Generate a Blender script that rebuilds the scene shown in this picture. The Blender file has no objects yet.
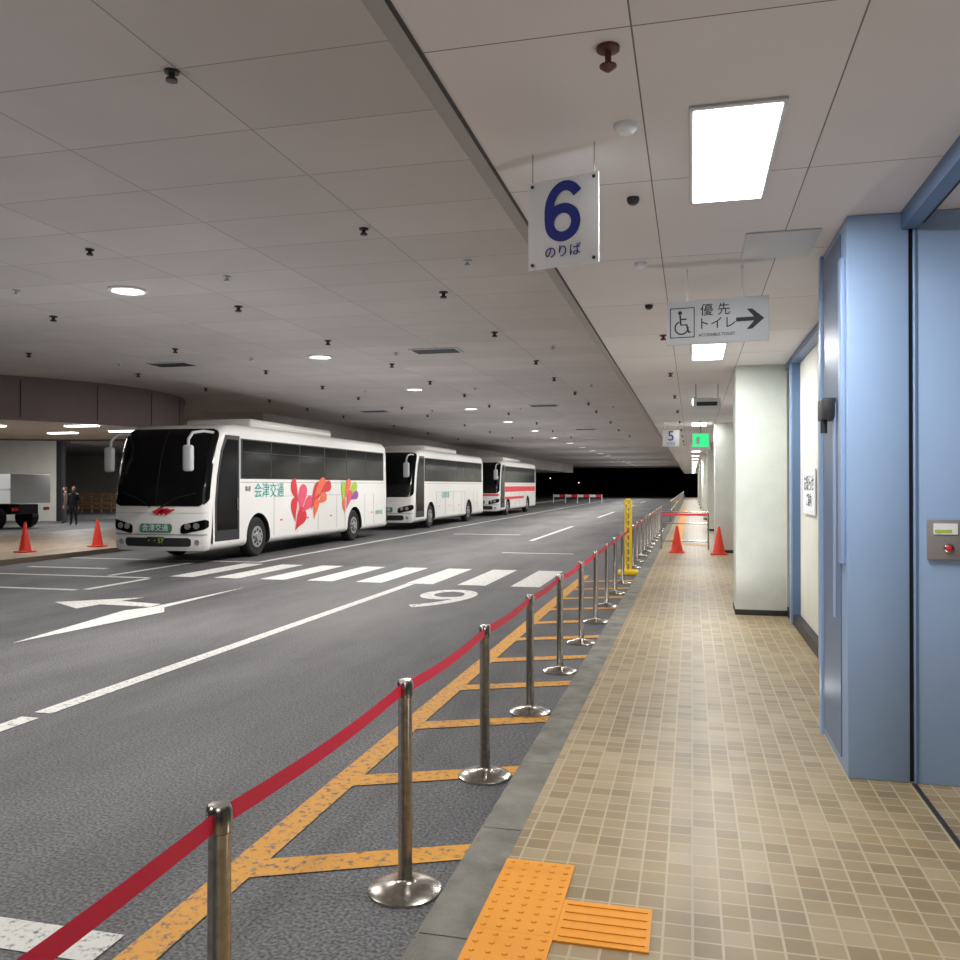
import bpy, bmesh, math, random
from mathutils import Vector, Matrix
random.seed(4)
S=bpy.context.scene
COL=S.collection
R=math.radians
# ---------------------------------------------------------------- materials
def lin(c):
    return tuple(((x/255)/12.92 if x/255<=0.04045 else (((x/255)+0.055)/1.055)**2.4) for x in c)+(1,)
def mat(name,c,rough=.6,metal=0,emit=0,spec=None,coat=0):
    m=bpy.data.materials.new(name); m.use_nodes=True
    b=m.node_tree.nodes['Principled BSDF']
    col=lin(c)
    b.inputs['Base Color'].default_value=col
    b.inputs['Roughness'].default_value=rough
    b.inputs['Metallic'].default_value=metal
    if coat: b.inputs['Coat Weight'].default_value=coat
    if spec is not None: b.inputs['Specular IOR Level'].default_value=spec
    if emit:
        b.inputs['Emission Color'].default_value=col
        b.inputs['Emission Strength'].default_value=emit
    return m
def N(m,t,**kw):
    n=m.node_tree.nodes.new(t)
    for k,v in kw.items():
        if k in n.inputs: n.inputs[k].default_value=v
        else: setattr(n,k,v)
    return n
def L(m,a,b): m.node_tree.links.new(a,b)
def ramp(m,stops,interp='LINEAR'):
    r=N(m,'ShaderNodeValToRGB'); cr=r.color_ramp; cr.interpolation=interp
    while len(cr.elements)<len(stops): cr.elements.new(.5)
    for e,(p,c) in zip(cr.elements,stops):
        e.position=p; e.color=c
    return r
def bsdf(m): return m.node_tree.nodes['Principled BSDF']
def noisy(name,c1,c2,scale=6,rough=.7,bump=0,bscale=60,lo=.35,hi=.65,metal=0,detail=6):
    m=mat(name,c1,rough,metal)
    tc=N(m,'ShaderNodeTexCoord'); no=N(m,'ShaderNodeTexNoise',Scale=scale,Detail=detail)
    L(m,tc.outputs['Object'],no.inputs['Vector'])
    r=ramp(m,[(lo,lin(c1)),(hi,lin(c2))]); L(m,no.outputs['Fac'],r.inputs['Fac'])
    L(m,r.outputs['Color'],bsdf(m).inputs['Base Color'])
    if bump:
        n2=N(m,'ShaderNodeTexNoise',Scale=bscale,Detail=4); L(m,tc.outputs['Object'],n2.inputs['Vector'])
        bp=N(m,'ShaderNodeBump',Strength=bump,Distance=.02); L(m,n2.outputs['Fac'],bp.inputs['Height'])
        L(m,bp.outputs['Normal'],bsdf(m).inputs['Normal'])
    return m
def asphalt_mat():
    m=mat('asphalt',(70,70,72),.7)
    tc=N(m,'ShaderNodeTexCoord')
    big=N(m,'ShaderNodeTexNoise',Scale=.5,Detail=8,Roughness=.65); fine=N(m,'ShaderNodeTexNoise',Scale=60,Detail=4)
    mp=N(m,'ShaderNodeMapping'); mp.inputs['Scale'].default_value=(1,.3,1)
    L(m,tc.outputs['Object'],mp.inputs['Vector'])
    L(m,mp.outputs['Vector'],big.inputs['Vector']); L(m,tc.outputs['Object'],fine.inputs['Vector'])
    r1=ramp(m,[(.34,lin((65,65,68))),(.66,lin((106,106,108)))]); L(m,big.outputs['Fac'],r1.inputs['Fac'])
    r2=ramp(m,[(.34,(.35,.35,.35,1)),(.68,(1.65,1.65,1.65,1))]); L(m,fine.outputs['Fac'],r2.inputs['Fac'])
    mx=N(m,'ShaderNodeMix',data_type='RGBA',blend_type='MULTIPLY'); mx.inputs[0].default_value=1
    L(m,r1.outputs['Color'],mx.inputs[6]); L(m,r2.outputs['Color'],mx.inputs[7])
    L(m,mx.outputs[2],bsdf(m).inputs['Base Color'])
    bp=N(m,'ShaderNodeBump',Strength=.4,Distance=.01); L(m,fine.outputs['Fac'],bp.inputs['Height'])
    L(m,bp.outputs['Normal'],bsdf(m).inputs['Normal'])
    return m
def paint_mat(name,c,wear=.42,sc=22):
    m=mat(name,c,.6)
    tc=N(m,'ShaderNodeTexCoord'); n=N(m,'ShaderNodeTexNoise',Scale=sc,Detail=9,Roughness=.75)
    L(m,tc.outputs['Object'],n.inputs['Vector'])
    r=ramp(m,[(wear-.05,lin((84,83,82))),(wear+.05,lin(c))]); L(m,n.outputs['Fac'],r.inputs['Fac'])
    L(m,r.outputs['Color'],bsdf(m).inputs['Base Color']); return m
def tile_mat(name,w,cols,grout,mort=.007,rough=.5,h=None,vary=(.8,1.12)):
    h=h or w
    m=mat(name,cols[0],rough)
    tc=N(m,'ShaderNodeTexCoord')
    br=N(m,'ShaderNodeTexBrick',offset=0.0,squash=1.0)
    br.inputs['Scale'].default_value=1; br.inputs['Brick Width'].default_value=w; br.inputs['Row Height'].default_value=h
    br.inputs['Mortar Size'].default_value=mort; br.inputs['Mortar Smooth'].default_value=.1
    L(m,tc.outputs['Object'],br.inputs['Vector'])
    dv=N(m,'ShaderNodeVectorMath',operation='DIVIDE'); dv.inputs[1].default_value=(w,h,1)
    fl=N(m,'ShaderNodeVectorMath',operation='FLOOR')
    L(m,tc.outputs['Object'],dv.inputs[0]); L(m,dv.outputs[0],fl.inputs[0])
    sep=N(m,'ShaderNodeSeparateXYZ'); cmb=N(m,'ShaderNodeCombineXYZ')
    L(m,fl.outputs[0],sep.inputs[0]); L(m,sep.outputs[0],cmb.inputs[0]); L(m,sep.outputs[1],cmb.inputs[1])
    wn=N(m,'ShaderNodeTexWhiteNoise'); L(m,cmb.outputs[0],wn.inputs['Vector'])
    r=ramp(m,[(i/len(cols),lin(c)) for i,c in enumerate(cols)],'CONSTANT'); L(m,wn.outputs['Value'],r.inputs['Fac'])
    no=N(m,'ShaderNodeTexNoise',Scale=1.3,Detail=5); L(m,tc.outputs['Object'],no.inputs['Vector'])
    a,b=vary
    r2=ramp(m,[(.3,(a,a,a,1)),(.7,(b,b,b,1))]); L(m,no.outputs['Fac'],r2.inputs['Fac'])
    mm=N(m,'ShaderNodeMix',data_type='RGBA',blend_type='MULTIPLY'); mm.inputs[0].default_value=1
    L(m,r.outputs['Color'],mm.inputs[6]); L(m,r2.outputs['Color'],mm.inputs[7])
    mx=N(m,'ShaderNodeMix',data_type='RGBA'); L(m,br.outputs['Fac'],mx.inputs[0])
    L(m,mm.outputs[2],mx.inputs[6]); mx.inputs[7].default_value=lin(grout)
    L(m,mx.outputs[2],bsdf(m).inputs['Base Color'])
    iv=N(m,'ShaderNodeMath',operation='SUBTRACT'); iv.inputs[0].default_value=1; L(m,br.outputs['Fac'],iv.inputs[1])
    bp=N(m,'ShaderNodeBump',Strength=.5,Distance=.004); L(m,iv.outputs[0],bp.inputs['Height'])
    L(m,bp.outputs['Normal'],bsdf(m).inputs['Normal'])
    return m
M={}
M['asphalt']=asphalt_mat()
M['tiles']=tile_mat('sidewalk_tiles',.106,[(158,138,104),(150,130,97),(164,144,111),(143,123,92),(160,140,106),(153,132,96),(168,149,117)],(180,166,138),.0052,.42)
M['island']=tile_mat('island_tiles',.2,[(150,128,104),(138,116,94),(160,138,110)],(120,108,94),.01)
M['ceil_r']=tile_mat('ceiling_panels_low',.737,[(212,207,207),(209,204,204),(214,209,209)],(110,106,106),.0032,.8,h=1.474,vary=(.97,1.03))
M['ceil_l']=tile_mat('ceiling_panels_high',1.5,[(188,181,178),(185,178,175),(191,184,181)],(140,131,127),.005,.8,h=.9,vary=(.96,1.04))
M['trim']=mat('ceiling_edge_trim',(158,154,152),.6)
M['curb']=noisy('curb_stone',(108,106,98),(138,135,126),5,.8,.5,80)
M['white_paint']=paint_mat('road_paint_white',(210,209,205),.42)
M['yellow_paint']=paint_mat('road_paint_yellow',(212,148,42),.43)
M['steel']=noisy('brushed_steel',(166,160,152),(194,188,180),30,.24,metal=1)
M['belt']=mat('belt_red',(222,28,70),.5)
M['tactile']=mat('tactile_orange',(232,152,40),.55)
M['blue']=noisy('blue_painted_steel',(142,167,203),(147,172,208),1.5,.42)
M['blue_d']=mat('blue_frame_dark',(92,116,150),.4)
M['black']=mat('black_rubber',(18,18,20),.6)
M['dark']=mat('dark_trim',(40,40,44),.5)
M['cream']=noisy('cream_wall',(208,207,196),(216,214,204),2,.7)
M['column']=noisy('column_plaster',(208,213,204),(219,222,214),3,.8,.5,110)
M['brownp']=mat('canopy_fascia',(120,104,102),.55)
M['white']=mat('bus_white',(240,240,238),.28,coat=.4)
M['whitem']=mat('sign_white',(232,234,238),.4)
M['grey']=mat('sign_grey',(190,192,196),.5)
M['seam']=mat('panel_seam_grey',(160,162,164),.5)
M['glass']=mat('dark_bus_glass',(9,10,12),.12,spec=.3)
M['tyre']=noisy('tyre',(20,20,21),(32,32,33),20,.8)
M['hub']=mat('wheel_hub',(180,180,182),.35,.6)
M['navy']=mat('navy_print',(16,36,140),.5)
M['ink']=mat('ink_dark',(24,26,36),.6)
M['teal']=mat('livery_teal',(40,168,160),.4)
M['red']=mat('livery_red',(218,44,62),.4)
M['orange']=mat('livery_orange',(240,112,70),.4)
M['pink']=mat('livery_pink',(232,84,116),.4)
M['ygreen']=mat('livery_lime',(168,200,60),.4)
M['purple']=mat('livery_purple',(150,80,160),.4)
M['yellow']=mat('yellow_plastic',(232,196,20),.45)
M['cone']=mat('cone_orange_red',(226,58,36),.5)
M['lamp']=mat('lamp_lens',(250,254,252),.4,emit=9)
M['lampw']=mat('downlight_lens',(255,250,238),.4,emit=12)
M['green']=mat('exit_sign_green',(30,190,110),.4,emit=1.6)
M['dest']=mat('destination_display',(60,110,90),.4,emit=.15)
M['skin']=mat('skin',(196,150,122),.6)
M['hair']=mat('hair',(24,20,18),.7)
M['jacket']=mat('jacket_dark',(38,40,50),.8)
M['trousers']=mat('trousers',(54,54,64),.8)
M['jacket2']=mat('jacket_brown',(84,66,56),.8)
M['night']=mat('night_hill',(6,7,9),.95)
M['fence']=mat('brown_lattice',(150,112,76),.7)
# ---------------------------------------------------------------- helpers
def obj(name,me,parent=None,loc=(0,0,0),rot=(0,0,0)):
    o=bpy.data.objects.new(name,me); COL.objects.link(o); o.location=loc; o.rotation_euler=rot
    if parent: o.parent=parent
    return o
def empty(name,loc=(0,0,0),rot=(0,0,0)):
    o=bpy.data.objects.new(name,None); COL.objects.link(o); o.location=loc; o.rotation_euler=rot
    o.empty_display_size=.2; return o
def setmat(me,m):
    for x in (m if isinstance(m,(list,tuple)) else [m]): me.materials.append(x)
def bm_obj(name,bm,m,parent=None,loc=(0,0,0),rot=(0,0,0),smooth=False):
    bmesh.ops.recalc_face_normals(bm,faces=bm.faces)
    me=bpy.data.meshes.new(name); bm.to_mesh(me); bm.free(); setmat(me,m)
    if smooth:
        me.polygons.foreach_set('use_smooth',[True]*len(me.polygons))
        try: me.set_sharp_from_angle(angle=R(38))
        except Exception: pass
    return obj(name,me,parent,loc,rot)
def bbox(bm,x0,x1,y0,y1,z0,z1):
    mt=Matrix.Translation(((x0+x1)/2,(y0+y1)/2,(z0+z1)/2))@Matrix.Diagonal((x1-x0,y1-y0,z1-z0,1))
    return bmesh.ops.create_cube(bm,size=1,matrix=mt)['verts']
def box(name,x0,x1,y0,y1,z0,z1,m,parent=None,bev=0,seg=2):
    bm=bmesh.new(); bbox(bm,x0,x1,y0,y1,z0,z1)
    if bev: bmesh.ops.bevel(bm,geom=bm.edges[:],offset=bev,segments=seg,affect='EDGES',profile=.5)
    return bm_obj(name,bm,m,parent,smooth=bool(bev))
def bcyl(bm,p0,p1,r0,r1=None,n=20,caps=True):
    p0=Vector(p0);p1=Vector(p1);d=p1-p0; r1=r0 if r1 is None else r1
    q=d.to_track_quat('Z','Y').to_matrix().to_4x4()
    return bmesh.ops.create_cone(bm,cap_ends=caps,segments=n,radius1=r0,radius2=r1,depth=d.length,matrix=Matrix.Translation((p0+p1)/2)@q)['verts']
def cyl(name,p0,p1,r,m,parent=None,r1=None,n=20):
    bm=bmesh.new(); bcyl(bm,p0,p1,r,r1,n); return bm_obj(name,bm,m,parent,smooth=True)
def poly(bm,pts):
    return bm.faces.new([bm.verts.new(p) for p in pts])
def bprism(bm,pts,x0,x1):
    a=[bm.verts.new((x0,y,z)) for y,z in pts]; b=[bm.verts.new((x1,y,z)) for y,z in pts]; n=len(pts)
    bm.faces.new(a); bm.faces.new(b[::-1])
    for i in range(n): bm.faces.new((a[i],b[i],b[(i+1)%n],a[(i+1)%n]))
def prism_x(name,pts,x0,x1,m,parent):
    bm=bmesh.new(); bprism(bm,pts,x0,x1); return bm_obj(name,bm,m,parent)
def lathe(name,prof,m,parent=None,n=32,loc=(0,0,0),rot=(0,0,0)):
    bm=bmesh.new(); rings=[]
    for r,z in prof:
        rings.append([bm.verts.new((max(r,.0005)*math.cos(2*math.pi*i/n),max(r,.0005)*math.sin(2*math.pi*i/n),z)) for i in range(n)])
    for a,b in zip(rings,rings[1:]):
        for i in range(n): bm.faces.new((a[i],a[(i+1)%n],b[(i+1)%n],b[i]))
    bm.faces.new(rings[0]); bm.faces.new(rings[-1])
    return bm_obj(name,bm,m,parent,loc,rot,smooth=True)
def text(name,s,size,m,parent,loc,rot,ext=.001,align='CENTER',sx=1,sy=1,off=0):
    c=bpy.data.curves.new(name,'FONT'); c.body=s; c.size=size; c.extrude=ext; c.align_x=align; c.align_y='CENTER'; c.offset=off
    c.materials.append(m); o=obj(name,c,parent,loc,rot); o.scale=(sx,sy,1); return o
FY=(R(90),0,0); FXP=(R(90),0,R(90)); FXN=(R(90),0,R(-90))
def area(name,loc,sx,sy,P,col,parent=None,rot=(0,0,0),disk=False):
    l=bpy.data.lights.new(name,'AREA'); l.energy=P; l.color=col
    l.shape='DISK' if disk else 'RECTANGLE'; l.size=sx
    if not disk: l.size_y=sy
    return obj(name,l,parent,loc,rot)
ZR=.15; ZC=3.32; ZL=4.30; YE=118
# ---------------------------------------------------------------- shell
box('ground',-80,-1.0,-6,YE+34,-.2,0,M['asphalt'])
box('floor',-.79,8,-4,YE,-.1,ZR,M['tiles'])
bm=bmesh.new(); y=-4
while y<YE-1:
    bbox(bm,-1.0,-.79,y,y+.992,-.1,ZR); y+=1
bmesh.ops.bevel(bm,geom=[e for e in bm.edges if abs(e.verts[0].co.z-ZR)<1e-4 and abs(e.verts[1].co.z-ZR)<1e-4 and abs(e.verts[0].co.x+1)<1e-3 and abs(e.verts[1].co.x+1)<1e-3],offset=.02,segments=2,affect='EDGES')
bm_obj('curb',bm,M['curb'],smooth=True)
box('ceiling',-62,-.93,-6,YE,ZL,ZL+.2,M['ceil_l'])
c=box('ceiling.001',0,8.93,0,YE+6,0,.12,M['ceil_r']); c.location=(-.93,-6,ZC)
box('trim_1',-1.0,-.93,-6,YE,ZC-.008,ZL,M['trim'])
box('trim_2',-.93,-.915,-6,YE,ZC-.006,ZC,M['dark'])
box('wall_right',1.24,1.36,6.15,YE,ZR,ZC,M['cream'])
box('wall_hall',7.9,8.0,-4,6,ZR,ZC,M['cream'])
box('lintel',-62,-1,YE,YE+.4,ZL-.15,ZL+.2,M['brownp'])
bm=bmesh.new(); bbox(bm,-70,30,YE+32,YE+33,-1,9)
bm_obj('night_embankment',bm,M['night'])
box('wall_back',-60,-30.75,36,36.3,0,ZL,M['cream'])
box('wall_left',-61.5,-61,-6,YE,0,ZL,M['cream'])
box('wall_far_left',-60,-23,62,62.3,0,ZL,M['cream'])
box('corner_post',-30.74,-30.45,36,36.3,0,ZL-.01,M['dark'])
# ---------------------------------------------------------------- road markings
def flat(name,polys,m,z=.004,parent=None):
    bm=bmesh.new()
    for p in polys:
        a=sum(p[i][0]*p[(i+1)%len(p)][1]-p[(i+1)%len(p)][0]*p[i][1] for i in range(len(p)))
        if a<0: p=p[::-1]
        poly(bm,[(x,y,z) for x,y in p])
    me=bpy.data.meshes.new(name); bm.to_mesh(me); bm.free(); me.materials.append(m); return obj(name,me,parent)
def rc(x0,x1,y0,y1): return [(x0,y0),(x1,y0),(x1,y1),(x0,y1)]
flat('lane_line',[rc(-5.05,-4.89,3.0,5.55),rc(-5.05,-4.89,5.68,14.7),rc(-5.12,-4.96,27,37),rc(-5.12,-4.96,47,57),rc(-5.12,-4.96,67,77),rc(-5.12,-4.96,87,97)],M['white_paint'])
flat('stop_line',[rc(-4.8,-2.2,2.76,2.96)],M['white_paint'])
cw=[]; x=-2.6
while x>-10: cw.append(rc(x-.52,x,14.75,17.6)); x-=.98
flat('crosswalk',cw,M['white_paint'])
flat('parking_line',[rc(-9.85,-9.7,18.06,110),rc(-14.9,-9.7,17.9,18.05),rc(-10.2,-10.05,12.56,14.3),rc(-11.3,-11.15,14.6,17.5),rc(-14.8,-10.2,14.35,14.5),rc(-14.8,-10.25,12.4,12.55),rc(-14.2,-12.2,15.7,15.9),rc(-4.9,-3,22.0,22.15),rc(-8.5,-6,30,30.2)],M['white_paint'])
flat('road_arrow',[[(-7.5,8.1),(-7.25,10.6),(-7.52,11.0),(-7.62,13.5),(-7.72,11.0),(-7.9,10.6)],[(-7.75,11.0),(-7.78,11.3),(-8.6,11.45),(-8.5,11.9),(-9.5,11.1),(-8.7,10.6),(-8.65,11.05)]],M['white_paint'])
t=text('bay_number','6',1.0,M['white_paint'],None,(-3.85,13.1,.005),(0,0,math.pi),0,sx=2.2,sy=3.1)
hp=[rc(-2.13,-1.97,1.0,16.9)]
y=3.55-1.22*2
while y<16.5:
    hp.append([(-1.97,y-.02),(-1.02,y+.42),(-1.02,y+.60),(-1.97,y+.18)]); y+=1.22
flat('yellow_hatching',hp,M['yellow_paint'],.005)
# ---------------------------------------------------------------- tactile paving
tp=empty('tactile_paving')
bm=bmesh.new()
for i in range(5):
    y1=3.67-i*.301; bbox(bm,-.79,-.492,y1-.3,y1,ZR,ZR+.008)
    for a in range(5):
        for b in range(5):
            bcyl(bm,(-.76+a*.06,y1-.03-b*.06,ZR+.006),(-.76+a*.06,y1-.03-b*.06,ZR+.012),.013,.009,10)
bm_obj('dot_tiles',bm,M['tactile'],tp)
bm=bmesh.new(); bbox(bm,-.491,-.15,3.05,3.36,ZR,ZR+.008)
for b in range(5): bbox(bm,-.475,-.165,3.08+b*.06,3.1+b*.06,ZR+.006,ZR+.012)
bm_obj('bar_tile',bm,M['tactile'],tp)
flat('tactile_paving.001',[rc(-.6,-.3,24,60),rc(-.3,.5,24,24.3)],M['tactile'],ZR+.006)
# ---------------------------------------------------------------- stanchions
ys=[.55+1.52*k for k in range(24)]
prof=[(.165,0),(.165,.012),(.155,.02),(.1,.035),(.05,.045),(.036,.055),(.034,.06)]
for i,y in enumerate(ys):
    e=empty('belt_stanchion' ,(-1.235+random.uniform(-.012,.012),y,0))
    if i!=11:
        bm=bmesh.new(); n=32; rings=[]
        pr=prof+[(.0315,.065),(.0315,.86),(.036,.865),(.036,.925),(.03,.935),(.0005,.936)]
        for r,z in pr: rings.append([bm.verts.new((r*math.cos(2*math.pi*j/n),r*math.sin(2*math.pi*j/n),z)) for j in range(n)])
        for a,b in zip(rings,rings[1:]):
            for j in range(n): bm.faces.new((a[j],a[(j+1)%n],b[(j+1)%n],b[j]))
        bm.faces.new(rings[0])
        bm_obj('post',bm,M['steel'],e,smooth=True)
    bm=bmesh.new(); N_=8
    for s in range(N_):
        def p(t): 
            return (-.0,.036+t*(1.52-.072),.895-.02*math.sin(math.pi*t))
        a=p(s/N_);b=p((s+1)/N_)
        for sg in (-.001,.001):
            poly(bm,[(a[0]+sg,a[1],a[2]-.026),(b[0]+sg,b[1],b[2]-.026),(b[0]+sg,b[1],b[2]+.026),(a[0]+sg,a[1],a[2]+.026)])
    bm_obj('belt',bm,M['belt'],e)
# ---------------------------------------------------------------- bus
def build_bus(loc,livery):
    e=empty('coach_bus',loc)
    Lb=11.8; W=1.25; RC=.16; BOW=.17
    pf=[(.10,.30),(.03,.42),(0,.75),(.02,1.3),(.09,1.8),(.20,2.3),(.33,2.7),(.46,2.95),(.62,3.1),(.85,3.2),(1.3,3.26),(2.2,3.27),(Lb-.5,3.27),(Lb-.2,3.18),(Lb-.08,2.9),(Lb,1.4),(Lb-.02,.45),(Lb-.08,.32)]
    n=len(pf)
    nrm=[]
    for i in range(n):
        a=Vector(pf[i-1]);b=Vector(pf[(i+1)%n]); d=(b-a).normalized(); nrm.append(Vector((d.y,-d.x)))
    if nrm[2].x<0: nrm=[-v for v in nrm]
    def bow(x,y): return BOW*(x/W)**2*max(0,1-y/2.6)
    xs_=[-W+RC*(1-math.cos(a)) for a in (0,.35,.7,1.05,1.35,math.pi/2)]+[-.85,-.6,-.3]; xs_=xs_+[0]+[-v for v in xs_[::-1]]
    bm=bmesh.new(); rows=[]
    for x in xs_:
        d=abs(x)-(W-RC); ins=RC-math.sqrt(max(RC*RC-d*d,0)) if d>0 else 0
        row=[]
        for (y,z),nv in zip(pf,nrm):
            yy=y+nv.x*ins; zz=z+nv.y*ins; zz=max(zz,.30)
            row.append(bm.verts.new((x,yy+bow(x,yy),zz)))
        rows.append(row)
    for a,b in zip(rows,rows[1:]):
        for i in range(n): bm.faces.new((a[i],b[i],b[(i+1)%n],a[(i+1)%n]))
    bm.faces.new(rows[0]); bm.faces.new(rows[-1])
    bmesh.ops.triangulate(bm,faces=bm.faces[:])
    body=bm_obj('body',bm,[M['white'],M['black']],e)
    bm=bmesh.new()
    for wy in (2.45,8.75):
        pts=[(wy+.6,-.1)]+[(wy+.6*math.cos(a*math.pi/24),.5+.6*math.sin(a*math.pi/24)) for a in range(25)]+[(wy-.6,-.1)]
        for s in (-1,1): bprism(bm,pts,*sorted((s*.75,s*1.5)))
    for f in bm.faces: f.material_index=1
    cut=bm_obj('cut',bm,[M['white'],M['black']],e)
    md=body.modifiers.new('b','BOOLEAN'); md.object=cut; md.operation='DIFFERENCE'; md.solver='EXACT'
    bpy.context.view_layer.update()
    dg=bpy.context.evaluated_depsgraph_get()
    me=bpy.data.meshes.new_from_object(body.evaluated_get(dg)); body.modifiers.clear(); body.data=me
    bpy.data.objects.remove(cut)
    for p in me.polygons: p.use_smooth=not(abs(p.normal.x)>.995 or p.material_index==1)
    try: me.set_sharp_from_angle(angle=R(30))
    except Exception: pass
    for p in me.polygons: p.use_smooth=not(abs(p.normal.x)>.995 or p.material_index==1)
    def yf(z):
        for (y0,z0),(y1,z1) in zip(pf,pf[1:11]):
            if z0<=z<=z1: return y0+(y1-y0)*(z-z0)/(z1-z0)
        return 0
    def surf(x,z,off):
        d=abs(x)-(W-RC); yy=yf(z)
        if d>0: yy+=RC-math.sqrt(max(RC*RC-d*d,0))
        return yy+bow(x,yy)-off
    def wrap(name,z0,z1,half,off,m,steps=14,x0=None,x1=None,rr=0,slant=0):
        bm=bmesh.new(); grid=[]
        xa=-half if x0 is None else x0; xb=half if x1 is None else x1
        nx=32
        for j in range(steps+1):
            z=z0+(z1-z0)*j/steps; row=[]
            dz=min(z-z0,z1-z); ins=0
            if rr and dz<rr: ins=rr-math.sqrt(max(rr*rr-(rr-dz)**2,0))
            for i in range(nx+1):
                x=(xa+ins)+((xb-ins)-(xa+ins))*i/nx
                zz=z+slant*(abs(x)-1)
                row.append(bm.verts.new((x,surf(x,zz,off),zz)))
            grid.append(row)
        for j in range(steps):
            for i in range(nx): bm.faces.new((grid[j][i],grid[j][i+1],grid[j+1][i+1],grid[j+1][i]))
        return bm_obj(name,bm,m,e,smooth=True)
    wrap('windscreen',1.32,3.12,1.225,.022,M['glass'],36,rr=.2)
    wrap('windscreen_divider',1.4,3.08,.01,.026,M['dark'])
    wrap('lower_grille',.40,.60,.85,.014,M['dark'],5,rr=.06)
    for s,nm in ((-1,'headlight_l'),(1,'headlight_r')):
        x0_,x1_=sorted((s*.62,s*1.225))
        wrap(nm,.76,.98,1,.018,M['glass'],8,x0_,x1_,rr=.07,slant=.22)
    wrap('front_seam',1.16,1.17,1.2,.012,M['grey'],1)
    wrap('chrome_trim',.66,.685,1.2,.016,M['hub'],1)
    wrap('destination_box',.72,.92,.3,.022,M['dest'],4,-.42,.42,rr=.04)
    text('front_lettering','会津交通',.17,M['whitem'],e,(0,-.03,.82),FY)
    for s in (-1,1):
        for k in (.78,.98):
            zz=.86+.06*(k-.78); yy=surf(k,zz,0)
            cyl('lamp',(s*k,yy-.035,zz),(s*k,yy+.03,zz),.07,M['hub'],e)
        yy=surf(.98,.5,0); cyl('fog_lamp',(s*.98,yy-.02,.5),(s*.98,yy+.05,.5),.06,M['hub'],e)
    box('license_plate',-.2,.2,-.035,.04,.42,.62,M['dark'],e)
    text('plate_number','・・57',.15,M['ygreen'],e,(0,-.04,.53),FY)
    for s in (-1,1):
        bm=bmesh.new(); pts=[(s*.15,1.3),(s*.5,1.5),(s*.95,1.62)]
        for p,q in zip(pts,pts[1:]): bcyl(bm,(p[0],surf(p[0],p[1],.04),p[1]),(q[0],surf(q[0],q[1],.04),q[1]),.014,n=8)
        bm_obj('wiper',bm,M['black'],e)
    for s in (-1,1):
        bm=bmesh.new()
        pts=[(s*1.08,.62,3.02),(s*1.16,.1,3.02),(s*1.17,-.35,2.96),(s*1.17,-.52,2.8),(s*1.17,-.52,2.62)] if s>0 else [(s*1.12,.6,3.0),(s*1.22,.3,2.98),(s*1.27,.12,2.82),(s*1.27,.1,2.6)]
        for p,q in zip(pts,pts[1:]): bcyl(bm,p,q,.032,n=10)
        bm_obj('mirror_arm',bm,M['grey'],e,smooth=True)
        cx,cy_=(1.17,-.52) if s>0 else (-1.29,.1)
        box('mirror',cx-.12,cx+.12,cy_-.07,cy_+.07,2.1,2.68,M['grey'],e,.06,3)
        box('mirror_glass',cx-.09,cx+.09,cy_+.068,cy_+.078,2.15,2.63,M['glass'],e)
    for s in (-1,1):
        g='side_window'
        X0,X1=(W-.02,W+.008) if s>0 else (-W-.008,-W+.02)
        ys_=[1.62,3.1,4.75,6.4,8.05,9.7,11.3]
        box('window_band',X0+.002,X1-.003,1.55,11.36,1.95,2.93,M['dark'],e)
        for a_,b_ in zip(ys_,ys_[1:]):
            box(g,X0,X1,a_+.02,b_-.02,1.98,2.9,M['glass'],e)
            box('window_transom',X0,X1+.002,a_+.05,b_-.05,2.6,2.612,M['dark'],e)
        for yy in (3.25,4.6,5.95,7.3,7.95,9.6,10.4):
            box('panel_seam',X0,X1-.003,yy,yy+.012,.5,1.5,M['seam'],e)
        box('panel_seam',X0,X1-.003,3.25,7.95,1.5,1.51,M['seam'],e)
        box('rubbing_strip',X0,X1-.003,1.55,11.4,1.86,1.875,M['seam'],e)
        for yy in (3.6,5.2,6.8,10.2): box('marker_lamp',X0,X1+.004,yy,yy+.12,.86,.9,M['orange'],e)
    prism_x('door_surround',[(.42,.5),(1.5,.5),(1.5,2.98),(.86,2.98),(.66,2.6),(.5,2.0),(.42,1.4)],W-.02,W+.006,M['dark'],e)
    prism_x('door_glass',[(.52,.75),(1.42,.75),(1.42,2.88),(.93,2.88),(.76,2.6),(.6,2.0),(.52,1.4)],W-.02,W+.012,M['glass'],e)
    box('door_handle',W,W+.03,1.36,1.4,1.2,1.5,M['steel'],e)
    prism_x('driver_window',[(.52,1.5),(1.45,1.5),(1.45,2.88),(.93,2.88),(.6,2.0)],-W-.006,-W+.02,M['glass'],e)
    box('air_conditioner',-.95,.95,2.6,7.6,3.24,3.50,M['white'],e,.1,3)
    box('roof_vent',-.4,.4,8.6,9.4,3.25,3.34,M['white'],e,.03)
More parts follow.
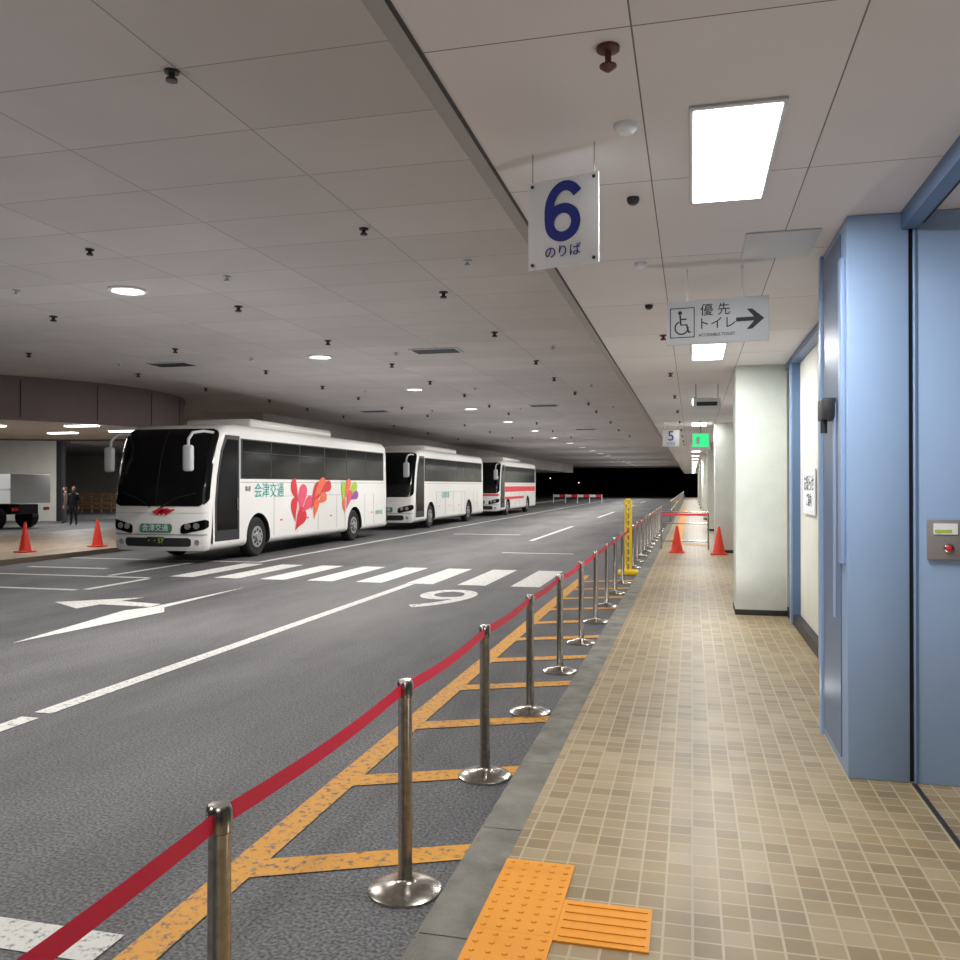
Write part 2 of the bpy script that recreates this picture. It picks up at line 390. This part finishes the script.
    for wy in (2.45,8.75):
        for s in (-1,1):
            w=empty('wheel'); w.parent=e; w.location=(s*1.06,wy,.5)
            bm=bmesh.new(); nn=36; rg=[]
            for x,r in [(-.14,.28),(-.15,.44),(-.11,.495),(.11,.495),(.15,.44),(.14,.28)]:
                rg.append([bm.verts.new((x,r*math.cos(2*math.pi*i/nn),r*math.sin(2*math.pi*i/nn))) for i in range(nn)])
            for a_,b_ in zip(rg,rg[1:]):
                for i in range(nn): bm.faces.new((a_[i],a_[(i+1)%nn],b_[(i+1)%nn],b_[i]))
            bm.faces.new(rg[0]); bm.faces.new(rg[-1])
            bm_obj('tyre',bm,M['tyre'],w,smooth=True)
            cyl('rim',(s*.10,0,0),(s*.155,0,0),.27,M['hub'],w)
            cyl('hub',(s*.15,0,0),(s*.2,0,0),.11,M['hub'],w)
            bm=bmesh.new()
            for i in range(8):
                an=i*math.pi/4; bcyl(bm,(s*.15,.18*math.cos(an),.18*math.sin(an)),(s*.165,.18*math.cos(an),.18*math.sin(an)),.035,n=8)
            bm_obj('rim_holes',bm,M['black'],w)
    box('underbody',-1.0,1.0,.5,11.4,.28,.5,M['black'],e)
    xs=W+.011; cnt=[0]
    def petal(y,z,ly,lz,ang,m):
        cnt[0]+=1; x=xs+.0006*cnt[0]
        bm=bmesh.new(); pts=[]; K=36
        for i in range(K):
            t_=2*math.pi*i/K; sz=math.sin(t_)
            py=math.cos(t_)*ly*(1+.85*sz)*.75+.25*ly*(sz*sz); pz=sz*lz
            c_,s_=math.cos(ang),math.sin(ang)
            pts.append((x,y+py*c_-pz*s_,z+py*s_+pz*c_))
        poly(bm,pts); bm_obj('livery_petal',bm,M[m],e)
    if livery==0:
        text('side_lettering','会津交通',.40,M['teal'],e,(xs,3.0,1.64),FXP,.001)
        text('side_lettering_small','高速',.14,M['ink'],e,(xs,1.9,1.7),FXP,.001)
        text('tail_lettering','会津交通',.16,M['teal'],e,(xs,10.9,.85),FXP,.001)
        for a in [(4.45,1.62,.2,.36,.5,'red'),(4.85,1.40,.26,.46,-.35,'pink'),(4.4,1.12,.2,.34,.1,'red'),(4.75,.86,.27,.42,-.9,'red'),(5.2,1.25,.2,.40,-1.1,'pink'),
                  (5.75,1.5,.26,.5,-.75,'red'),(6.05,1.72,.22,.46,-1.0,'orange'),(6.45,1.84-.12,.18,.42,-1.25,'red'),(5.75,1.12,.18,.32,-.4,'orange'),(6.2,1.4,.16,.34,-1.2,'orange'),
                  (7.8,1.5,.17,.42,.15,'ygreen'),(8.1,1.7,.18,.34,-.5,'orange'),(8.5,1.66,.18,.42,-1.1,'ygreen'),(8.2,1.35,.18,.34,-.6,'pink'),(8.65,1.45,.15,.34,-1.3,'purple'),(7.85,1.15,.14,.26,.2,'orange')]: petal(*a)
        bm=bmesh.new()
        for k in range(3):
            poly(bm,[(-.1+k*.16,-.014,1.19),(.13+k*.16,-.014,1.30-.02*k),(.27+k*.12,-.014,1.25),(.05+k*.1,-.014,1.11)])
        bm_obj('front_emblem',bm,M['red'],e)
    elif livery==1:
        text('side_lettering','会津交通',.3,M['teal'],e,(xs,4.6,1.35),FXP,.001)
    else:
        box('red_stripe',W-.01,W+.0095,1.6,11.4,1.4,1.72,M['red'],e)
        box('red_stripe',W-.01,W+.0095,1.6,7.4,.95,1.1,M['red'],e)
        wrap('red_stripe_front',1.18,1.28,1.2,.012,M['red'],2)
    return e
build_bus((-11.85,17.0,0),0)
build_bus((-11.95,31.9,0),1)
build_bus((-11.95,47.4,0),2)
# ---------------------------------------------------------------- ceiling fixtures and added fill spots
y=9.45-11.6
while y<YE-4:
    e=empty('ceiling_downlight',(-7.0,y,ZL))
    lathe('ring',[(.24,0),(.24,-.02),(.2,-.03),(.185,-.01)],M['whitem'],e,28)
    lathe('lens',[(.185,-.006),(.185,-.012)],M['lampw'],e,28)
    area('lamp',(0,0,-.035),.36,0,(230 if y<70 else 190),(1,.97,.92),e,disk=True)
    y+=5.8
y=3.5-5.9
while y<YE-4:
    e=empty('ceiling_light_panel',(.18,y+.6,ZC))
    box('frame',-.19,.19,-.6,.6,-.012,0,M['grey'],e,.003)
    box('lens',-.172,.172,-.57,.57,-.016,-.01,M['lamp'],e)
    area('lamp',(0,0,-.02),.34,1.13,54,(.98,1,.99),e)
    y+=5.9
for x,ys_,P in ((-7,(2,10,18,26,34,42,52,64,78,94,108),190),(-19,(6,14,26,40),150)):  # added upward fill spots at road level, no fixtures, to brighten the high ceiling
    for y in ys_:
        l=bpy.data.lights.new('added_ceiling_fill','SPOT'); l.energy=P; l.spot_size=R(168); l.spot_blend=.8; l.shadow_soft_size=.02; l.color=(.99,.985,1)
        obj('added_ceiling_fill',l,None,(x,y,.06),(math.pi,0,0))
for x,y,P in ((.9,-1.2,44),(.95,2.9,48),(.5,7.2,36),(.25,10.5,32),(.25,15,32),(.25,20,32),(.25,27,34),(.25,36,34),(.25,46,34),(.25,58,34)):  # more added spots, unseen at sidewalk level, lifting the low ceiling over the walkway
    l=bpy.data.lights.new('added_walkway_fill','SPOT'); l.energy=P; l.spot_size=R(165); l.spot_blend=.9; l.shadow_soft_size=.02; l.color=(.96,.97,1)
    obj('added_walkway_fill',l,None,(x,y,ZR+.03),(math.pi,0,0))
for l in bpy.data.lights: l.energy*=1.1
def sprinkler(x,y,z,m=M['dark'],s=1,name='sprinkler_head'):
    return lathe(name,[(.045*s,0),(.045*s,-.012*s),(.02*s,-.016*s),(.018*s,-.04*s),(.034*s,-.046*s),(.036*s,-.062*s),(.012*s,-.066*s)],m,None,14,(x,y,z-.001))
for x in (-3.12,-6.1,-9.1,-12.1):
    for k in range(12):
        y=4.68+3*k if k<8 else 4.68+24+(k-8)*5
        if x<-4 and (k in (0,)): continue
        sprinkler(x+random.uniform(-.1,.1),y+random.uniform(-.2,.2),ZL,s=1.0 if k<2 else 1.25)
        if k%2==1 and k<8: sprinkler(x+.7,y+1.45,ZL,M['grey'],s=1)
def detector(x,y,z,m,s=1):
    return lathe('smoke_detector',[(.055*s,0),(.055*s,-.015),(.045*s,-.028),(.03*s,-.034),(.03*s,-.036)],m,None,20,(x,y,z-.001))
mr=mat('sprinkler_red_brown',(92,50,44),.5)
lathe('fire_sprinkler',[(.04,0),(.04,-.012),(.012,-.018),(.010,-.06),(.03,-.064),(.03,-.07),(.010,-.085)],mr,None,18,(-.28,2.96,ZC-.001))
detector(-.27,3.62,ZC,M['whitem'],.9); detector(-.30,4.55,ZC,M['dark'],.6); detector(-.34,5.9,ZC,M['whitem'],.8); detector(-.35,7.3,ZC,M['dark'],.6)
for k in range(9): sprinkler(-.28,8.8+k*3,ZC,mr,.8,'fire_sprinkler')
box('ceiling_hatch',.32,.75,5.35,5.95,ZC-.012,ZC-.001,M['grey'],None,.003)
def vent(x,y,w=.9,d=.55):
    e=empty('ceiling_vent',(x,y,ZL-.001)); box('frame',-w/2,w/2,-d/2,d/2,-.02,0,M['grey'],e)
    bm=bmesh.new()
    for i in range(7): bbox(bm,-w/2+.04,w/2-.04,-d/2+.05+i*(d-.1)/7,-d/2+.09+i*(d-.1)/7,-.028,-.018)
    bm_obj('louvres',bm,M['dark'],e)
for p in ((-4.6,15.1),(-10.4,15.5),(-4.5,26.3),(-10.4,27),(-4.6,38)): vent(*p)
# ---------------------------------------------------------------- signs
def stroke(bm,pts,w,Y,ox,oz,closed=False):
    P=[Vector(p) for p in pts]; n=len(P); lft=[];rgt=[]
    for i in range(n):
        a=P[i-1] if (i>0 or closed) else P[i]; b=P[(i+1)%n] if (i<n-1 or closed) else P[i]
        d=(b-a).normalized(); nn=Vector((-d.y,d.x))*(w[i] if isinstance(w,list) else w)
        lft.append(P[i]+nn); rgt.append(P[i]-nn)
    va=[bm.verts.new((ox+p.x,Y,oz+p.y)) for p in lft]; vb=[bm.verts.new((ox+p.x,Y,oz+p.y)) for p in rgt]
    for i in range(n if closed else n-1):
        j=(i+1)%n; bm.faces.new((va[i],va[j],vb[j],vb[i]))
s6=empty('platform_number_sign',(-.562,3.80,2.985),(0,0,R(-15)))
box('plate',-.172,.172,-.004,.004,-.2,.2,M['whitem'],s6,.002)
bm=bmesh.new()
bowl=[(.064*math.cos(2*math.pi*i/40),-.052+.064*math.sin(2*math.pi*i/40)) for i in range(40)]
stroke(bm,bowl,.0225,-.0062,0,.05,True)
stem=[]
for i in range(25):
    a=math.pi*(1.02-.80*i/24)          # sweep from left side over the top to the right terminal
    stem.append((.012+.078*math.cos(a),.0+.112*math.sin(a)))
stem=[(-.064,-.055),(-.066,-.03)]+stem
stroke(bm,stem,.0225,-.0066,0,.05)
bm_obj('number',bm,M['navy'],s6)
text('caption','のりば',.06,M['navy'],s6,(0,-.006,-.135),FY,.001)
for x in (-.15,.15):
    cyl('hanger',(x,0,.19),(x,0,.334),.003,M['steel'],s6,n=8)
    cyl('bolt',(x,-.008,.18),(x,.008,.18),.008,M['dark'],s6,n=10)
    cyl('bolt',(x,-.008,-.18),(x,.008,-.18),.008,M['dark'],s6,n=10)
s5=empty('platform_number_sign.001',(-.5,21.4,2.95))
box('plate',-.2,.2,-.004,.004,-.2,.2,M['whitem'],s5,.002)
text('number','5',.34,M['navy'],s5,(0,-.006,.045),FY,.001)
text('caption','のりば',.07,M['navy'],s5,(0,-.006,-.135),FY,.001)
for x in (-.17,.17): cyl('hanger',(x,0,.19),(x,0,.37),.003,M['steel'],s5,n=8)
ts=empty('toilet_direction_sign',(.17,6.15,2.945),(0,0,R(-6)))
box('plate',-.345,.345,-.008,.008,-.155,.155,M['grey'],ts,.004)
for x in (-.2,.17): cyl('rod',(x,0,.15),(x,0,.374),.008,M['whitem'],ts,n=10)
text('caption_top','優 先',.09,M['ink'],ts,(-.01,-.01,.075),FY,.0008)
text('caption_bottom','トイレ',.09,M['ink'],ts,(.0,-.01,-.02),FY,.0008)
text('caption_small','ACCESSIBLE TOILET',.028,M['ink'],ts,(0,-.01,-.095),FY,.0008)
bm=bmesh.new()
poly(bm,[(.13,-.0095,-.014),(.22,-.0095,-.014),(.22,-.0095,.014),(.13,-.0095,.014)])
poly(bm,[(.2,-.0096,.07),(.235,-.0096,.07),(.315,-.0096,0),(.235,-.0096,-.07),(.2,-.0096,-.07),(.26,-.0096,0)])
poly(bm,[(.2,-.0097,-.014),(.28,-.0097,-.014),(.28,-.0097,.014),(.2,-.0097,.014)])
bm_obj('arrow',bm,M['ink'],ts)
bm=bmesh.new(); Y=-.0095; cx=-.235
for z0,z1,x0,x1 in ((.1,.106,-.085,.085),(-.106,-.1,-.085,.085),(-.106,.106,-.085,-.079),(-.106,.106,.079,.085)):
    poly(bm,[(cx+x0,Y,z0),(cx+x1,Y,z0),(cx+x1,Y,z1),(cx+x0,Y,z1)])
poly(bm,[(cx-.015+.014*math.cos(t/8*math.pi),Y,.07+.014*math.sin(t/8*math.pi)) for t in range(16)])
def strip(pts,w): stroke(bm,pts,w,Y,cx,0)
strip([(-.015,.055),(-.01,-.015),(.03,-.015),(.045,-.07),(.06,-.065)],.006); strip([(-.012,.025),(.03,.025)],.005)
strip([(-.005+.045*math.cos(math.radians(a)),-.035+.045*math.sin(math.radians(a))) for a in range(110,380,15)],.005)
bm_obj('wheelchair_pictogram',bm,M['ink'],ts)
ex=empty('exit_sign',(.2,20.7,2.85)); box('housing',-.2,.2,-.03,.03,-.17,.17,M['whitem'],ex,.01); box('face',-.18,.18,-.034,-.028,-.15,.15,M['green'],ex)
cyl('rod',(0,0,.16),(0,0,.469),.012,M['steel'],ex)
bm=bmesh.new(); poly(bm,[(-.1,-.036,.08),(-.02,-.036,.08),(-.02,-.036,-.1),(-.1,-.036,-.1)]); bm_obj('pictogram',bm,M['whitem'],ex)
ps=empty('hanging_notice_sign',(.22,13.2,3.02)); box('plate',-.2,.2,-.01,.01,-.08,.08,M['grey'],ps,.004)
for x in (-.16,.16): cyl('rod',(x,0,.08),(x,0,.299),.008,M['steel'],ps,n=8)
box('caption',-.15,.15,-.013,-.009,-.03,.03,M['ink'],ps)
pf_=empty('hanging_notice_sign.001',(.25,27,2.98)); box('plate',-.3,.3,-.01,.01,-.1,.1,M['whitem'],pf_,.004)
for x in (-.2,.2): cyl('rod',(x,0,.1),(x,0,.339),.008,M['steel'],pf_,n=8)
# ---------------------------------------------------------------- blue gate housing
bl=empty('shutter_housing')
ZT=ZC-.002
box('casing',.85,1.17,5.15,6.1,ZR,ZT,M['blue'],bl,.006)
box('side_panel',.843,.85,5.34,6.0,ZR+.06,ZC-.05,M['blue_d'],bl)
box('side_channel',.835,.85,5.5,5.56,1.0,2.3,M['blue'],bl)
box('side_channel',.83,.85,6.02,6.1,ZR,ZT,M['blue'],bl)
box('side_lip',.825,.85,5.2,5.3,1.35,3.1,M['blue'],bl,.006)
box('latch',.77,.85,5.5,5.72,2.2,2.33,M['dark'],bl,.01)
cyl('latch_knob',(.79,5.6,2.12),(.79,5.6,2.2),.02,M['dark'],bl)
box('gap',1.17,1.195,5.18,5.26,ZR,ZT,M['black'],bl)
box('leaf',1.195,3.2,5.15,5.22,ZR,ZT,M['blue'],bl,.004)
box('leaf_seam',1.2,1.212,5.145,5.15,ZR,ZT,M['blue_d'],bl)
box('trim_3',1.13,1.21,-4,5.14,ZC-.1,ZC,M['blue_d'])
box('trim_4',1.21,1.25,-4,5.14,ZC-.07,ZC,M['black'])
box('floor_track',1.175,1.2,-4,5.14,ZR,ZR+.004,M['dark'])
cb=empty('emergency_call_box',(1.375,5.147,1.5))
box('plate',-.12,.12,-.02,0,-.11,.11,mat('call_box_grey',(132,126,126),.45),cb,.004)
box('label',-.09,.03,-.024,-.019,.03,.09,M['whitem'],cb)
box('label_stripe',-.085,.0,-.026,-.022,.04,.055,M['ygreen'],cb)
lathe('button_ring',[(.026,0),(.026,.008),(.02,.011)],M['steel'],cb,24,(-.015,-.018,-.045),(R(90),0,0))
lathe('button',[(.016,0),(.016,.014),(.011,.018)],M['red'],cb,24,(-.015,-.018,-.045),(R(90),0,0))
gw=empty('window_1')
for y0,y1 in ((10.72,10.86),(8.35,8.45),(6.3,6.36)): box('mullion',1.14,1.24,y0,y1,ZR,ZT,M['blue'],gw,.004)
box('mullion_dark',1.15,1.24,10.62,10.68,ZR,ZT,M['blue_d'],gw)
box('head',1.14,1.24,6.15,11.3,ZC-.08,ZT,M['blue_d'],gw)
box('sill',1.16,1.24,6.15,11.3,ZR,ZR+.12,M['dark'],gw)
pn=empty('notice_poster',(1.22,9.7,1.73)); box('paper',-.004,.012,-.45,.45,-.24,.24,M['whitem'],pn)
text('heading','お知らせ',.2,M['ink'],pn,(-.006,0,.08),FXN,.0005); text('line','ご案内',.15,M['ink'],pn,(-.006,0,-.1),FXN,.0005)
for i,y in enumerate((11.3,21.5,31.7,41.9,52.1,62.3,72.5,82.7)):
    e=empty('column',(.85,y+.33,0))
    box('shaft',-.31,.31,-.33,.33,ZR,ZT,M['column'],e,.012)
    box('base',-.318,.318,-.338,.338,ZR,ZR+.07,M['dark'],e,.004)
for y in (13.5,16,18.5,24,27,34,38): box('window_%d'%int(y),1.2,1.25,y,y+1.8,ZR+.1,2.7,M['blue_d'])
# ---------------------------------------------------------------- cones
def cone(x,y,z,h=.7):
    e=empty('traffic_cone',(x,y,z+.002))
    box('base',-.19,.19,-.19,.19,0,.035,M['cone'],e,.015)
    lathe('body',[(.15,.03),(.14,.06),(.03,h-.02),(.022,h)],M['cone'],e,24)
for p in ((-16.2,17.9,.12,.75),(-15.75,20,.12,.75),(-.36,21.3,ZR,.66),(.62,21.0,ZR,.66)): cone(*p)
g=empty('pipe_barrier',(-.15,22.6,ZR))
bm=bmesh.new()
for x in (-.62,.56): bcyl(bm,(x,0,0),(x,0,.95),.022,n=12)
for z in (.95,.66,.2): bcyl(bm,(-.62,0,z),(.56,0,z),.018,n=12)
for x in (-.62,.56): bcyl(bm,(x,-.25,.02),(x,.25,.02),.02,n=12)
bm_obj('frame',bm,M['steel'],g,smooth=True)
box('belt',-.62,.56,-.03,-.025,.86,.91,M['belt'],g)
e=empty('folding_barrier',(-1.24,17.27,0))
bm=bmesh.new(); h=1.5
for dx in (-.045,.045): bcyl(bm,(dx,0,.1),(dx,0,h),.03,n=12)
for i in range(9):
    z=.2+i*(h-.35)/8; bcyl(bm,(-.05,-.03,z),(.05,-.03,z+.08),.014,n=8); bcyl(bm,(.05,-.045,z),(-.05,-.045,z+.08),.014,n=8)
bcyl(bm,(-.05,0,h),(.05,0,h),.03,n=10)
bm_obj('lattice',bm,M['yellow'],e,smooth=True)
box('foot',-.2,.2,-.18,.18,0,.1,M['yellow'],e,.03)
bm=bmesh.new()
for i in range(26):
    yy=37+i*2.5; bcyl(bm,(-.9,yy,ZR),(-.9,yy,ZR+.95),.03,n=8)
for z in (.95,.55): bcyl(bm,(-.9,37,ZR+z),(-.9,99.5,ZR+z),.025,n=8)
bm_obj('guard_rail',bm,M['steel'])
# ---------------------------------------------------------------- left island, canopy
bm=bmesh.new()
arc=[(-18.75+3.75*math.cos(a),15.5+3.0*math.sin(a)) for a in [math.pi+math.pi*i/16 for i in range(1,16)]]
pl=[(-15,29),(-22.5,29),(-22.5,15.5)]+arc+[(-15,15.5)]
f=poly(bm,[(x,y,0) for x,y in pl]); r=bmesh.ops.extrude_face_region(bm,geom=[f])
bmesh.ops.translate(bm,verts=[v for v in r['geom'] if isinstance(v,bmesh.types.BMVert)],vec=(0,0,.12))
bm_obj('platform_island',bm,M['island'])
box('platform_island.001',-15.2,-14.4,29.2,100,0,.14,M['curb'])
cn=empty('round_canopy',(-18.8,19.6,0)); n=72
bm=bmesh.new()
for rr,z0,z1 in ((5,3.32,ZL),(5.05,3.28,3.36),(5.03,4.22,ZL-.002)):
    for i in range(n):
        a0=2*math.pi*i/n;a1=2*math.pi*(i+1)/n
        poly(bm,[(rr*math.cos(a0),rr*math.sin(a0),z0),(rr*math.cos(a1),rr*math.sin(a1),z0),(rr*math.cos(a1),rr*math.sin(a1),z1),(rr*math.cos(a0),rr*math.sin(a0),z1)])
bm_obj('fascia',bm,M['brownp'],cn,smooth=True)
bm=bmesh.new()
for i in range(0,n,4):
    a=2*math.pi*i/n; bcyl(bm,(5.01*math.cos(a),5.01*math.sin(a),3.37),(5.01*math.cos(a),5.01*math.sin(a),4.21),.009,n=6)
bm_obj('joints',bm,M['dark'],cn)
lathe('soffit',[(4.99,3.33),(4.99,3.36)],M['ceil_r'],cn,72)
for (x,y) in ((1.2,-1.4),(3.6,-.9),(-1,-1.5),(3.3,1.2),(1,1.5)):
    box('light_lens',x-.45,x+.45,y-.1,y+.1,3.30,3.33,M['lamp'],cn)
    area('lamp',(x,y,3.29),.9,.2,40,(1,.98,.95),cn)
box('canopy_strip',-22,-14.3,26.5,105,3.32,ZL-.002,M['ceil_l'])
for y in (30.5,44.5,60,72,84): 
    e=empty('column',(-15.6,y,0)); box('shaft',-.35,.35,-.35,.35,0,3.31,M['cream'],e,.02); box('base',-.37,.37,-.37,.37,0,.2,M['dark'],e)
bm=bmesh.new()
for i in range(34): bcyl(bm,(-42+i*.75,48,0),(-42+i*.75,48,1.3),.04,n=6)
for z in (.3,.6,.9,1.2): bbox(bm,-42,-17,47.97,48.03,z-.09,z+.09)
bm_obj('lattice_fence',bm,M['fence'])
for x,y in ((-27,33),(-33,28),(-28,24),(-24,42),(-30,44),(-24,52),(-32,54)):
    e=empty('fluorescent_fixture',(x,y,ZL-.002)); box('body',-.62,.62,-.1,.1,-.06,0,M['whitem'],e); box('tube',-.6,.6,-.07,.07,-.08,-.06,M['lamp'],e)
    area('lamp',(0,0,-.09),1.2,.14,290,(1,.98,.95),e)
# ---------------------------------------------------------------- flatbed truck
tr=empty('flatbed_truck',(-26.5,29.6,0))
box('cargo_body',-5.2,0,-1.1,1.1,1.05,2.25,mat('truck_white',(228,230,230),.4),tr,.02)
box('cargo_rail',-5.15,-.02,-1.13,1.13,1.6,1.66,M['grey'],tr)
box('chassis',-5.1,-.1,-.5,.5,.6,1.0,M['black'],tr)
box('side_guard',-4.0,-1.5,-1.05,1.05,.55,.95,M['black'],tr)
box('cab',-7.1,-5.3,-1.05,1.05,.55,2.4,M['white'],tr,.15,3)
box('cab_window',-6.8,-5.7,-1.06,1.06,1.45,2.15,M['glass'],tr)
box('windscreen',-7.12,-7.05,-.9,.9,1.4,2.15,M['glass'],tr)
for x in (-6.3,-1.0):
    for s in (-1,1): cyl('wheel',(x,s*.7,.45),(x,s*1.05,.45),.45,M['tyre'],tr,n=28); cyl('hub',(x,s*1.04,.45),(x,s*1.07,.45),.2,M['hub'],tr)
for y in (-.85,.85): box('tail_lamp',-.02,.03,y-.15,y+.15,.75,.88,M['red'],tr)
e=empty('road_barrier',(-11,84,0))
bm=bmesh.new()
for i in range(5): bcyl(bm,(-2.4+i*1.2,0,0),(-2.4+i*1.2,0,.9),.04,n=8)
bm_obj('posts',bm,M['white'],e)
for i in range(8): box('rail',-2.4+i*.6,-1.8+i*.6,-.05,.05,.6,.85,M['red'] if i%2 else M['whitem'],e)
mg=mat('distant_lamp',(255,240,210),.4,emit=3)
for x,z in ((-32,2.3),(-24,3.0),(-19,2.2)):
    e=empty('street_lamp',(x,YE+29,0))
    cyl('pole',(0,0,0),(0,0,z),.05,M['dark'],e,n=8)
    bm=bmesh.new(); bmesh.ops.create_icosphere(bm,subdivisions=2,radius=.09,matrix=Matrix.Translation((0,0,z))); bm_obj('globe',bm,mg,e)
# ---------------------------------------------------------------- people
def person(loc,rot,jm,tm,swing):
    root=empty('standing_person',loc,(0,0,rot))
    V=[];E=[];Rr=[]
    def add(p,r,par=None):
        V.append(p);Rr.append(r)
        if par is not None:E.append((par,len(V)-1))
        return len(V)-1
    pel=add((0,0,.93),(.155,.11)); ch=add((0,0,1.15),(.145,.10),pel); c2=add((0,0,1.34),(.17,.11),ch); nk=add((0,.005,1.45),(.07,.065),c2); nk2=add((0,0,1.52),(.052,.052),nk)
    for s in (-1,1):
        sh=add((s*.17,0,1.38),(.062,.062),c2); el=add((s*.235,.02,1.10),(.046,.046),sh); wr=add((s*.24,-.05-swing*s*.05,.86),(.03,.03),el); pm=add((s*.238,-.06-swing*s*.05,.79),(.035,.024),wr)
        for f,(dy,ln) in enumerate(((-.028,.07),(-.01,.08),(.008,.075),(.025,.06))):
            a=add((s*.236,-.06+dy-swing*s*.05,.745),(.0095,.0095),pm); b=add((s*.228,-.07+dy-swing*s*.05,.745-ln*.55),(.0085,.0085),a); add((s*.218,-.075+dy-swing*s*.05,.745-ln),(.0075,.0075),b)
        a=add((s*.225,-.1-swing*s*.05,.79),(.011,.011),pm); add((s*.215,-.115-swing*s*.05,.755),(.009,.009),a)
        hp_=add((s*.09,0,.86),(.09,.09),pel); kn=add((s*.1,-.02-.04*swing*s,.48),(.062,.062),hp_); an=add((s*.105,.02+.03*swing*s,.09),(.042,.042),kn); add((s*.11,-.12+.03*swing*s,.04),(.04,.036),an)
    me=bpy.data.meshes.new('body'); me.from_pydata(V,E,[]); o=obj('body',me,root)
    sk=o.modifiers.new('s','SKIN'); sk.use_smooth_shade=True
    for i,d in enumerate(me.skin_vertices[0].data): d.radius=Rr[i]; d.use_root=(i==0)
    ss=o.modifiers.new('u','SUBSURF'); ss.levels=1; ss.render_levels=1
    bpy.context.view_layer.update(); dg=bpy.context.evaluated_depsgraph_get()
    m2=bpy.data.meshes.new_from_object(o.evaluated_get(dg)); o.modifiers.clear(); o.data=m2
    m2.materials.clear(); setmat(m2,[jm,tm,M['skin'],M['black']])
    for p in m2.polygons:
        c_=p.center
        if c_.z>1.47: k=2
        elif abs(c_.x)>.19 and c_.z<.85: k=2
        elif c_.z>.9 or abs(c_.x)>.19: k=0
        elif c_.z>.1: k=1
        else: k=3
        p.material_index=k; p.use_smooth=True
    hd=empty('head'); hd.parent=root; hd.location=(0,-.01,1.62)
    bm=bmesh.new(); bmesh.ops.create_uvsphere(bm,u_segments=24,v_segments=16,radius=1,matrix=Matrix.Diagonal((.078,.096,.115,1)))
    for v in bm.verts:
        if v.co.z<-.03: v.co.x*=1-(-v.co.z-.03)*3.2; 
    bm_obj('skull',bm,M['skin'],hd,smooth=True)
    bm=bmesh.new(); bmesh.ops.create_uvsphere(bm,u_segments=24,v_segments=16,radius=1,matrix=Matrix.Diagonal((.087,.104,.122,1)))
    bmesh.ops.delete(bm,geom=[v for v in bm.verts if v.co.z<-.04 or (v.co.y<-.03 and v.co.z<.055)],context='VERTS')
    for v in bm.verts: v.co.y+=.008
    bm_obj('hair',bm,M['hair'],hd,smooth=True)
    bm=bmesh.new(); bcyl(bm,(0,-.09,.02),(0,-.112,-.02),.006,.014,8); bm_obj('nose',bm,M['skin'],hd,smooth=True)
    box('mouth',-.022,.022,-.092,-.084,-.058,-.05,M['red'],hd)
    for s in (-1,1):
        bm=bmesh.new(); bmesh.ops.create_uvsphere(bm,u_segments=10,v_segments=8,radius=.01,matrix=Matrix.Translation((s*.03,-.088,.008))); bm_obj('eye',bm,M['black'],hd)
        bm=bmesh.new(); bmesh.ops.create_uvsphere(bm,u_segments=10,v_segments=8,radius=1,matrix=Matrix.Translation((s*.08,.005,0))@Matrix.Diagonal((.01,.02,.03,1))); bm_obj('ear',bm,M['skin'],hd)
person((-26.75,32.4,0),R(25),M['jacket'],M['trousers'],1)
person((-28.7,34.2,0),R(-60),M['jacket2'],M['trousers'],-.5)
# ---------------------------------------------------------------- world / camera
w=bpy.data.worlds.new('night_sky'); S.world=w; w.use_nodes=True
bg=w.node_tree.nodes['Background']; bg.inputs[0].default_value=(.03,.035,.05,1); bg.inputs[1].default_value=.12
S.view_settings.view_transform='Standard'; S.view_settings.look='None'
cam=bpy.data.cameras.new('camera'); cam.sensor_width=36; cam.lens=850/960*36; cam.clip_end=400
co=obj('camera',cam,None,(0,0,1.8),(R(90.34),0,R(14.0))); S.camera=co
